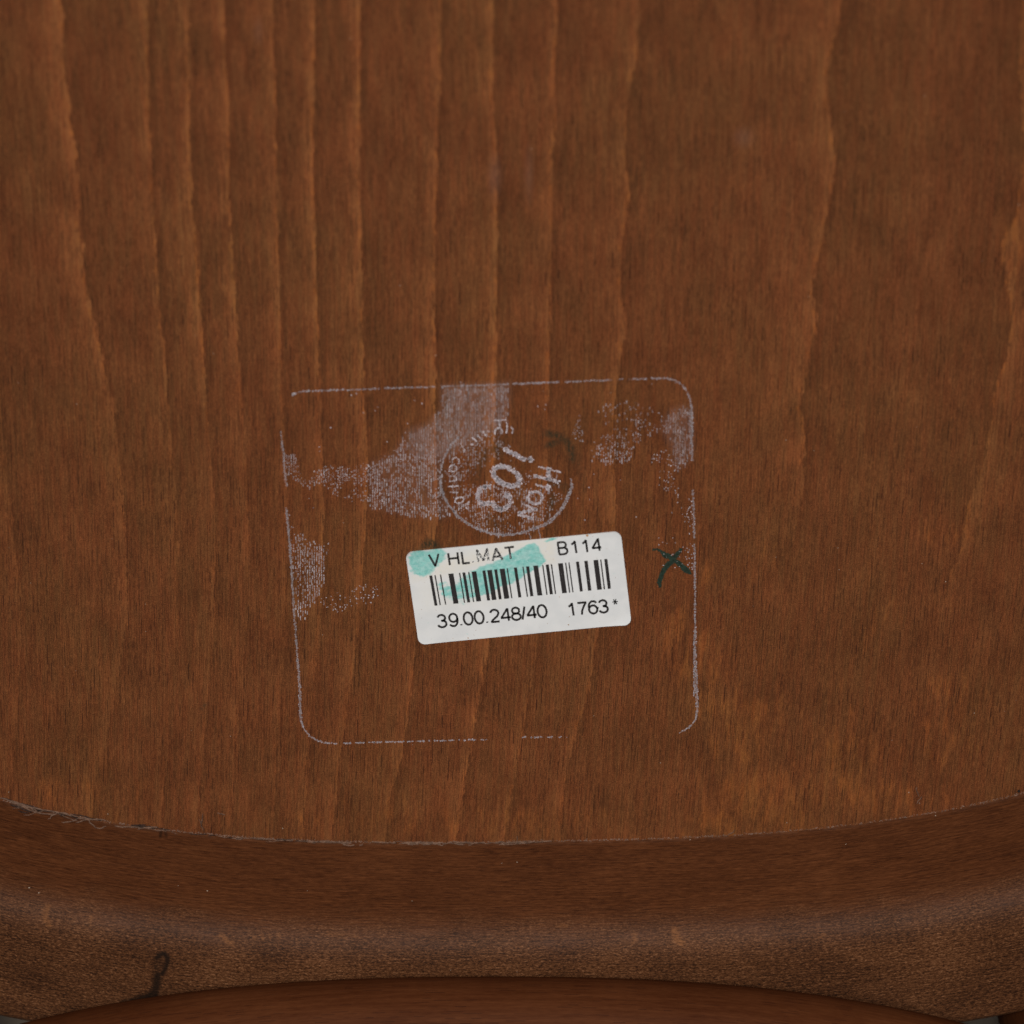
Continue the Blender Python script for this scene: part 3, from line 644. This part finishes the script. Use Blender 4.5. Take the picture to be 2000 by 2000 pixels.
# stamped figures and letters
SL = [
 ([(880, 785), (990, 840), (1110, 905)], 9.0, .62), ([(1145, 880), (1180, 925)], 10, .6), ([(1130, 900), (1185, 890)], 5, .5),
 (ell(907, 1073, 152, 88, 0, 360, math.radians(27)), 10.5, .60),
 ([(745, 1185), (680, 1185), (625, 1215), (600, 1285), (630, 1350), (690, 1370), (745, 1350)], 9.5, .5), ([(755, 1345), (790, 1405), (860, 1425), (930, 1390), (955, 1330), (930, 1280), (885, 1262)], 10, .5),
 ([(1240, 972), (1340, 1000), (1480, 1030)], 3.6, .6), ([(1195, 1068), (1330, 1100), (1465, 1138)], 6, .6), ([(1352, 985), (1340, 1050), (1352, 1100)], 9, .5),
 ([(1210, 1160), (1290, 1185), (1375, 1195)], 5, .5), ([(1350, 1170), (1330, 1215)], 7, .45), ([(1360, 1210), (1340, 1260)], 4, .3),
 (ell(1208, 1300, 74, 66, 0, 360), 5.5, .55),
 ([(1070, 1362), (1150, 1395), (1235, 1425)], 5, .45), ([(1225, 1420), (1130, 1440), (1025, 1462)], 6, .5), ([(1030, 1470), (1110, 1495), (1190, 1522)], 5.5, .5), ([(1185, 1440), (1190, 1520)], 4, .4),
 ([(338, 905), (350, 885), (385, 878), (412, 900), (412, 935), (400, 945)], 2.6, .55), (ell(348, 992, 38, 36, 0, 360), 3.2, .62),
 ([(308, 1075), (360, 1072), (384, 1090), (382, 1112), (360, 1125), (308, 1125)], 3.2, .6), ([(298, 1182), (405, 1176)], 3, .55), ([(345, 1155), (345, 1210)], 2.6, .4),
 ([(312, 1240), (412, 1245)], 3, .55), ([(350, 1220), (345, 1245)], 2.6, .4), (ell(415, 1325, 48, 30, 0, 360, -.4), 3.4, .6), ([(385, 1300), (440, 1300)], 3, .4),
 ([(420, 1415), (525, 1337)], 3.6, .62), ([(480, 1400), (500, 1412)], 5, .6),
 ([(532, 745), (562, 740)], 5, .7), ([(548, 668), (600, 712)], 3, .6), ([(602, 636), (656, 702)], 3.2, .62), ([(660, 606), (706, 664)], 2.8, .5), ([(712, 596), (726, 612)], 3.5, .6), ([(732, 648), (738, 655)], 3, .6),
 ([(776, 490), (908, 484)], 3.2, .6), ([(835, 486), (838, 565)], 2.6, .4), ([(790, 640), (786, 600), (810, 570), (850, 572), (868, 600), (860, 625)], 3.4, .55), ([(912, 512), (916, 570), (904, 622)], 3.6, .62), ([(955, 560), (980, 590), (965, 622)], 3, .55),
 ([(425, 730), (476, 808)], 2.2, .4), ([(665, 600), (655, 625)], 4, .5), ([(460, 790), (475, 812)], 3.5, .6),
]
letters = Film(0.00009)
for path, wd, al in SL:
    letters.crumbs(stamp_px(path), wd*(.92 if wd > 5.2 else .85), wd*(0.30 if wd > 5.2 else .22), (.4, .95), (.7, 1.7) if wd > 5.2 else (.5, 1.0), strip=min(.95, al*1.5), gaps=.04, wk=1.0)
g_ob = glue.build('glue_residue', M_GLUE, panel); tag(g_ob, 'whitish glue left by a removed square sticker, with a round stamp ring', kind='stuff')
l_ob = letters.build('stamp_lettering', M_STAMP, panel); tag(l_ob, 'whitish number 103 and curved letters inside the stamp ring')

# green felt-pen cross
def xp(c): return [(1240+a/12.075, 1040+b/12.075) for a, b in c]
pen = Film(0.00012)
pen.ribbon(xp([(415, 410), (470, 400), (540, 400), (600, 440), (700, 520), (800, 560), (880, 620), (960, 680), (1060, 740), (1150, 830), (1240, 910), (1335, 985)]), [3, 4.5, 5.5, 9, 11, 9, 8, 9, 9.5, 12, 9, 3.5], 1, 0.7, 1.2)
pen.z = 0.00014
pen.ribbon(xp([(1085, 370), (1070, 440), (1000, 510), (930, 590), (870, 690), (770, 770), (700, 860), (640, 980), (600, 1080), (580, 1180), (590, 1300)]), [5, 8, 8, 9, 9.5, 9.5, 9, 9, 9, 8.5, 5], 1, 0.7, 1.2)
pen_ob = pen.build('pen_cross', M_PEN, panel); tag(pen_ob, 'dark green felt pen cross')
sp_ = Film(0.00017)
for a, b, r_ in [(683, 508, .7), (738, 570, .5), (865, 535, .9), (1050, 450, .8), (1095, 455, .7), (1048, 800, .7), (1000, 690, .6), (1115, 740, .6), (700, 780, .5), (945, 830, 1.0), (560, 130, .9), (655, 232, .9)]:
    x_, y_ = xp([(a, b)])[0]; sp_.dot(x_, y_, r_, r_, .8)
sp_.build('glue_bead', M_GLUE, panel)['kind'] = 'stuff'

# ------------------------------------------------------------------ barcode sticker
def cp(a, b): return (780+a/4.025, 1020+b/4.025)        # label close-up pixels -> photo pixels
cor = np.array([P(*cp(48, 232)), P(*cp(1740, 68)), P(*cp(1825, 795)), P(*cp(152, 960))])   # TL TR BR BL
org = cor.mean(0); ux = (cor[1]+cor[2]-cor[0]-cor[3]); LW = np.linalg.norm(ux)/2; ux /= np.linalg.norm(ux)
uy = np.array([-ux[1], ux[0], 0.0]); LH = abs(((cor[0]+cor[1]-cor[2]-cor[3])/2)@uy)
st_root = empty('barcode_sticker', tuple(org))
tag(st_root, 'white rectangular barcode sticker smeared with teal ink, stuck to the seat underside', 'sticker')
nu, nv = 150, 80; rc = 0.0016
uu, vv = np.meshgrid(np.linspace(-LW/2, LW/2, nu), np.linspace(-LH/2, LH/2, nv))
au, av = np.abs(uu)-(LW/2-rc), np.abs(vv)-(LH/2-rc)
cm = (au > 0) & (av > 0); dl = np.hypot(au, av); mx_ = np.maximum(au, av)
sc = np.where(cm & (dl > 0), mx_/np.maximum(dl, 1e-9), 1.0)
uu = np.where(cm, np.sign(uu)*((LW/2-rc)+au*sc), uu); vv = np.where(cm, np.sign(vv)*((LH/2-rc)+av*sc), vv)
SV = org+uu.ravel()[:, None]*ux+vv.ravel()[:, None]*uy; SV[:, 2] = 0.00022
cl_ = np.clip((np.abs(uu)/(LW/2)+np.abs(vv)/(LH/2)-1.70)/0.25, 0, 1).ravel(); SV[:, 2] += 0.00035*cl_**2*(0.4+0.6*((uu.ravel()*np.sign(vv.ravel())) < 0))
si = np.arange(nu*nv).reshape(nv, nu)
SF = np.stack([si[:-1, :-1], si[:-1, 1:], si[1:, 1:], si[1:, :-1]], -1).reshape(-1, 4).tolist()
bd = list(si[0, :-1])+list(si[:-1, -1])+list(si[-1, :0:-1])+list(si[:0:-1, 0])
low = SV[bd].copy(); low[:, 2] = 0.00002; n0 = len(SV)
SVa = np.concatenate([SV, low]); nb = len(bd)
SF += [[bd[(i+1) % nb], bd[i], n0+i, n0+(i+1) % nb] for i in range(nb)]
spx, spy = PX(SVa); lx_ = (spx-780)*4.025; ly_ = (spy-1020)*4.025
teal = np.maximum.reduce([
    soft_poly(lx_, ly_, [(85, 270), (115, 228), (330, 212), (378, 262), (360, 285), (290, 340), (245, 400), (190, 430), (95, 385)], 28),
    soft_poly(lx_, ly_, [(640, 352), (760, 310), (900, 235), (1062, 158), (1090, 190), (1122, 262), (1150, 300), (1100, 355), (1000, 400), (960, 440), (880, 480), (800, 500), (700, 560), (640, 580), (600, 470), (560, 400)], 16),
    0.62*soft_poly(lx_, ly_, [(290, 470), (400, 490), (480, 440), (560, 385), (640, 420), (640, 580), (500, 625), (400, 600), (330, 575)], 30),
    0.8*soft_poly(lx_, ly_, [(1130, 150), (1180, 128), (1270, 122), (1160, 158)], 8)])
cream = np.maximum(soft_poly(lx_, ly_, [(90, 420), (250, 400), (300, 310), (600, 220), (1040, 120), (1230, 120), (1230, 330), (1140, 330), (1060, 170), (640, 350), (300, 440), (100, 470)], 40), 0.4*soft_poly(lx_, ly_, [(120, 440), (900, 480), (800, 640), (180, 700)], 60))
tag(mesh_obj('sticker_paper', SVa, SF, M_PAPER, st_root, dict(teal=teal, cream=cream)), 'white paper with teal ink smears')

bars = Film(0.00026); bars_w = []
def bar_pt(xt, k):     # k 0 top .. 1 bottom; top row slopes up to the right
    yt = 420-(xt-235)*0.0945; sh = 42-(xt-235)*0.0095
    return cp(xt+sh*k, yt+(236-(xt-235)*0.0015)*k)
for x0, x1 in [(235, 258), (275, 285), (318, 328), (385, 425), (468, 478), (495, 518), (540, 550), (567, 605), (652, 676), (690, 727), (745, 768), (788, 828), (843, 853), (900, 924), (967, 977), (995, 1020), (1052, 1090), (1122, 1132), (1150, 1175), (1190, 1200), (1247, 1285), (1302, 1312), (1328, 1338), (1388, 1412), (1453, 1480), (1525, 1563), (1578, 1588), (1610, 1635)]:
    bars.poly([bar_pt(x0, 0), bar_pt(x1, 0), bar_pt(x1, 1), bar_pt(x0, 1)], 0.12 if x0 < 1200 else 0.22)
tag(bars.build('barcode', M_PRINT, st_root, 'wear'), 'black printed barcode')

# monoline glyphs, unit box: x 0..w, y 0 (baseline)..1 (cap height)
def arc_(cx, cy, rx, ry, a0, a1, n=18): return [(cx+rx*math.cos(math.radians(a)), cy+ry*math.sin(math.radians(a))) for a in np.linspace(a0, a1, n)]
G = {
 'V': [[(0, 1), (.36, 0), (.72, 1)]], 'H': [[(0, 0), (0, 1)], [(.68, 0), (.68, 1)], [(0, .53), (.68, .53)]], 'L': [[(0, 1), (0, .03), (.5, .03)]],
 '.': [[(0, .0), (0, .10)]], 'M': [[(0, 0), (0, 1), (.38, .06), (.76, 1), (.76, 0)]], 'A': [[(0, 0), (.38, 1), (.76, 0)], [(.14, .33), (.62, .33)]], 'T': [[(0, .97), (.72, .97)], [(.36, .97), (.36, 0)]],
 'B': [[(0, 0), (0, 1), (.36, 1)]+arc_(.36, .765, .22, .235, 90, -90)+[(0, .53)], [(.36, .53)]+arc_(.36, .265, .27, .265, 90, -90)+[(0, 0)]],
 '1': [[(.02, .74), (.2, .86), (.3, 1), (.3, 0)]], '4': [[(.50, 0), (.50, 1), (.0, .27), (.66, .27)]],
 '3': [arc_(.3, .75, .27, .25, 165, -88)+arc_(.3, .27, .31, .27, 88, -165)], '9': [arc_(.32, .67, .29, .33, 0, 360)+arc_(.30, .5, .31, .5, 0, -70)+arc_(.30, .22, .28, .22, -80, -165)],
 '0': [arc_(.32, .5, .31, .5, 0, 360, 28)], '2': [arc_(.32, .72, .29, .28, 170, -20)+[(.48, .45), (.18, .2), (.03, .02), (.62, .02)]],
 '8': [arc_(.32, .755, .25, .245, 0, 360), arc_(.32, .265, .31, .265, 0, 360)], '/': [[(0, -.02), (.27, 1.02)]], '7': [[(0, .97), (.62, .97), (.4, .6), (.27, .3), (.22, 0)]],
 '6': [arc_(.32, .33, .3, .33, 0, 360)+arc_(.35, .5, .33, .5, 0, 0), arc_(.34, .5, .32, .5, 180, 70)+arc_(.36, .78, .24, .22, 80, 15)],
 '*': [[(0, .5), (.4, .5)], [(.1, .18), (.3, .82)], [(.3, .18), (.1, .82)]],
}
text = Film(0.00026)
def put(ch, x, y, h, wear, sx=1.0, lw=16.5):
    ex_ = np.array([1.0, -0.0968]); ey_ = np.array([-0.144, -1.0])
    for stroke in G[ch]:
        pts = [cp(*(np.array([x, y])+ex_*(a*h*sx*1.12)+ey_*(b*h))) for a, b in stroke]
        # butt ends slightly lengthened
        n0_ = len(text.a); text.ribbon(pts, lw/4.025, wear, 0.12, 0.9)
for ch, x, y, wr_ in [('V', 245, 349, .15), ('H', 397, 337, .25), ('L', 502, 327, .3), ('.', 578, 317, .95), ('M', 622, 311, .85), ('A', 733, 304, .6), ('T', 838, 292, .55),
                      ('B', 1258, 254, .35), ('1', 1360, 246, .1), ('1', 1447, 238, .1), ('4', 1522, 229, .1)]:
    put(ch, x, y, 94, wr_)
for ch, x in zip('39.00.248/40', (308, 398, 488, 512, 598, 692, 722, 806, 888, 968, 1010, 1093)):
    put(ch, x, 828-(x-308)*0.098, 96, .05, 1.0 if ch not in '480' else 1.04)
for ch, x in zip('1763', (1338, 1412, 1494, 1577)):
    put(ch, x, 736-(x-1338)*0.098, 96, .05)
put('*', 1680, 658, 62, 0, 1.5, 9)
tag(text.build('lettering', M_PRINT, st_root, 'wear'), 'black printed letters and numbers')
# crumbs stuck to the label edge
cr = Film(0.00030)
for a, b, r_ in [(1476, 104, 3.0), (1330, 806, 1.6), (1768, 790, 2.4), (540, 910, 1.6), (790, 905, 1.2), (175, 686, .8), (1258, 588, .9), (420, 916, .7), (1210, 290, .8), (1522, 112, .8)]:
    x_, y_ = cp(a, b); cr.dot(x_, y_, r_, r_*.8, 1, 7)
M_CR = mat_simple('brown_crumb', (0.36, 0.20, 0.10), 0.8, 0.4, 1.0)
ob = cr.build('crumb', M_CR, st_root); ob['kind'] = 'stuff'

# ------------------------------------------------------------------ lint and dust along the joint
JP = [(0, 1569), (54, 1581), (145, 1596), (254, 1613), (362, 1625), (507, 1637), (688, 1645), (850, 1648), (1012, 1648), (1180, 1644), (1350, 1638), (1517, 1623), (1771, 1593), (2000, 1549)]
jx = np.linspace(0, 2000, 4001); jy = np.interp(jx, [q[0] for q in JP], [q[1] for q in JP])
def joint(x):
    """point on the joint between panel and rim at photo column x"""
    i = np.argmin(np.abs(JC[:, 0]-x)); return JW[i]
# true joint line of the built rim
i0 = 1; JW = np.stack([wx[:, i0], wy[:, i0], np.full(ns, 0.0004)], 1); a_, b_ = PX(JW); JC = np.stack([a_, b_], 1)
front = (b_ > 1400) & (a_ > -200) & (a_ < 2200); JW = JW[front]; JC = JC[front]
def fibres(name, specs, mat):
    Vt = []; Ft = []
    for pts, r_ in specs:
        pts = np.asarray(pts); n = len(pts); T = np.gradient(pts, axis=0); T /= np.linalg.norm(T, axis=1)[:, None]+1e-12
        A = np.cross(T, [0.1, 0.2, 1.0]); A /= np.linalg.norm(A, axis=1)[:, None]+1e-12; Bq = np.cross(T, A); b0 = len(Vt)
        for i in range(n):
            rr = r_*(0.35 if i in (0, n-1) else 1)
            for k in range(4):
                th = k*math.pi/2; Vt.append(tuple(pts[i]+rr*(A[i]*math.cos(th)+Bq[i]*math.sin(th))))
        for i in range(n-1):
            for k in range(4): Ft.append([b0+i*4+k, b0+i*4+(k+1) % 4, b0+i*4+4+(k+1) % 4, b0+i*4+4+k])
    return mesh_obj(name, Vt, Ft, mat)
def strand(x0, ln, amp, off, zoff=0.0003, n=9):
    c = joint(x0); pts = []; ph = random.random()*6; k = random.uniform(.3, 1.1); sl = random.gauss(0, amp*.6)
    for i in range(n):
        f = i/(n-1); b = joint(x0+ln*f*9.457)
        o = off+amp*math.sin(ph+k*f*4)+sl*(f-.5)*2
        pts.append((b[0]+random.gauss(0, .00004), b[1]+o/1000, max(0.00015, zoff+abs(random.gauss(0, .00012))+ (0.0018*max(0, -o/1.0)))))
    return pts
sp1 = []; sp2 = []
for _ in range(44):
    x0 = random.random()**1.4*660; f = 1-x0/760
    sp1.append((strand(x0, random.uniform(1.5, 6), random.uniform(.08, .32)*f+.05, random.gauss(.22, .28)*f), random.uniform(.00004, .00011)))
for x0, ln, am, of in [(28, 9, .5, .2), (34, 3.6, .7, .1), (95, 4, .7, -.1), (120, 5, .5, -.2), (150, 6, .6, 0), (165, 4.5, .8, .1), (70, 7, .4, .2), (0, 5, .3, .6), (225, 5, .4, .2), (270, 4, .5, .3)]:
    sp1.append((strand(x0, ln, am, of, .0004, 12), .00014))
for _ in range(26):
    x0 = random.random()**1.4*620; f = 1-x0/800
    sp2.append((strand(x0, random.uniform(1.5, 5), random.uniform(.1, .4)*f, random.gauss(.15, .3)*f, .00015), random.uniform(.00010, .00022)))
for _ in range(60):
    x0 = random.uniform(600, 1060); sp1.append((strand(x0, random.uniform(1, 4), .12, random.gauss(.1, .12)), random.uniform(.00007, .00015)))
for x0, y0, x1, y1 in [(1420, 1632, 1437, 1620), (395, 1588, 393, 1615), (390, 1600, 398, 1622), (1010, 1632, 1012, 1650), (1790, 1536, 1795, 1556), (1800, 1555, 1790, 1570), (455, 1955, 460, 1960), (423, 1587, 440, 1591)]:
    a = P(x0, y0, .0003); b = P(x1, y1, .0005); sp1.append(([a*(1-f)+b*f+np.array([random.gauss(0, .0001), 0, 0.0001]) for f in np.linspace(0, 1, 6)], .00010))
lint = fibres('lint', sp1, M_LINT); tag(lint, 'grey brown lint and wood fibres caught along the seat joint', 'lint', 'stuff')
lint2 = fibres('dark_lint', sp2, M_LINTD); tag(lint2, 'dark fluff packed into the left end of the seat joint', 'lint', 'stuff')
# broken bead of dust and old varnish in the joint
Vb = []; Fb = []
def nugget(c, r, sq=.6):
    b0 = len(Vb); n = 6
    for k in range(n): Vb.append((c[0]+r*math.cos(k*6.2832/n)*random.uniform(.7, 1.3), c[1]+r*math.sin(k*6.2832/n)*random.uniform(.7, 1.3)*sq, c[2]))
    Vb.append((c[0], c[1], c[2]+r*.6))
    for k in range(n): Fb.append([b0+k, b0+(k+1) % n, b0+n])
for i in range(1700):
    x = random.uniform(-60, 2060); b = joint(x); nn = float(vnoise(np.array([x]), np.array([7.0]), 37.0)[0])
    if random.random() < 0.25+nn*0.9:
        nugget((b[0]+random.gauss(0, .0003), b[1]+random.gauss(.00012, .00012), 0.00005), random.uniform(.00006, .00019))
db = mesh_obj('dust', Vb, Fb, mat_simple('tan_dust', (0.17, 0.108, 0.082), 0.85, 0.4, 1.2, 0.1)); tag(db, 'pale dust line along the joint between seat panel and rim', 'dust', 'stuff')
# loose pale specks on panel and rim
Vb = []; Fb = []
for x, y, r_ in [(57, 1734, .30), (76, 1744, .28), (405, 1740, .22), (17, 1547, .18), (348, 1730, .14), (211, 1590, .2), (600, 1740, .14), (1775, 1548, .22), (1537, 1607, .2), (1882, 1575, .22), (1796, 1569, .2), (1348, 1640, .2), (1827, 1593, .2), (1652, 1649, .16), (1010, 1684, .22), (980, 1686, .22),
                 (805, 1760, .14), (552, 1618, .2), (978, 1402, .1), (1160, 1398, .16), (1847, 1136, .2), (1801, 1101, .14), (1639, 1113, .14), (1723, 1271, .12), (60, 1139, .14), (219, 1052, .12), (148, 1310, .12), (450, 1438, .16), (18, 1070, .1), (1590, 880, .14), (1290, 1490, .16), (1013, 1645, .3), (880, 1895, .16), (1010, 1898, .16)]:
    dep = max(0, y-np.interp(x, jx, jy)); z = min(0.0246, dep*0.00014) if dep > 0 else 0
    c = P(x, y, z+0.0002); nugget(c, r_*.62/1000, .9)
for _ in range(45):
    x = random.uniform(0, 2000); y = random.uniform(0, 1540); nugget(P(x, y, .00002), random.uniform(.00004, .00010), 1)
fb = mesh_obj('dust_fleck', Vb, Fb, M_FLECK); tag(fb, 'scattered pale dust flecks lying on the brown seat', 'dust', 'stuff')
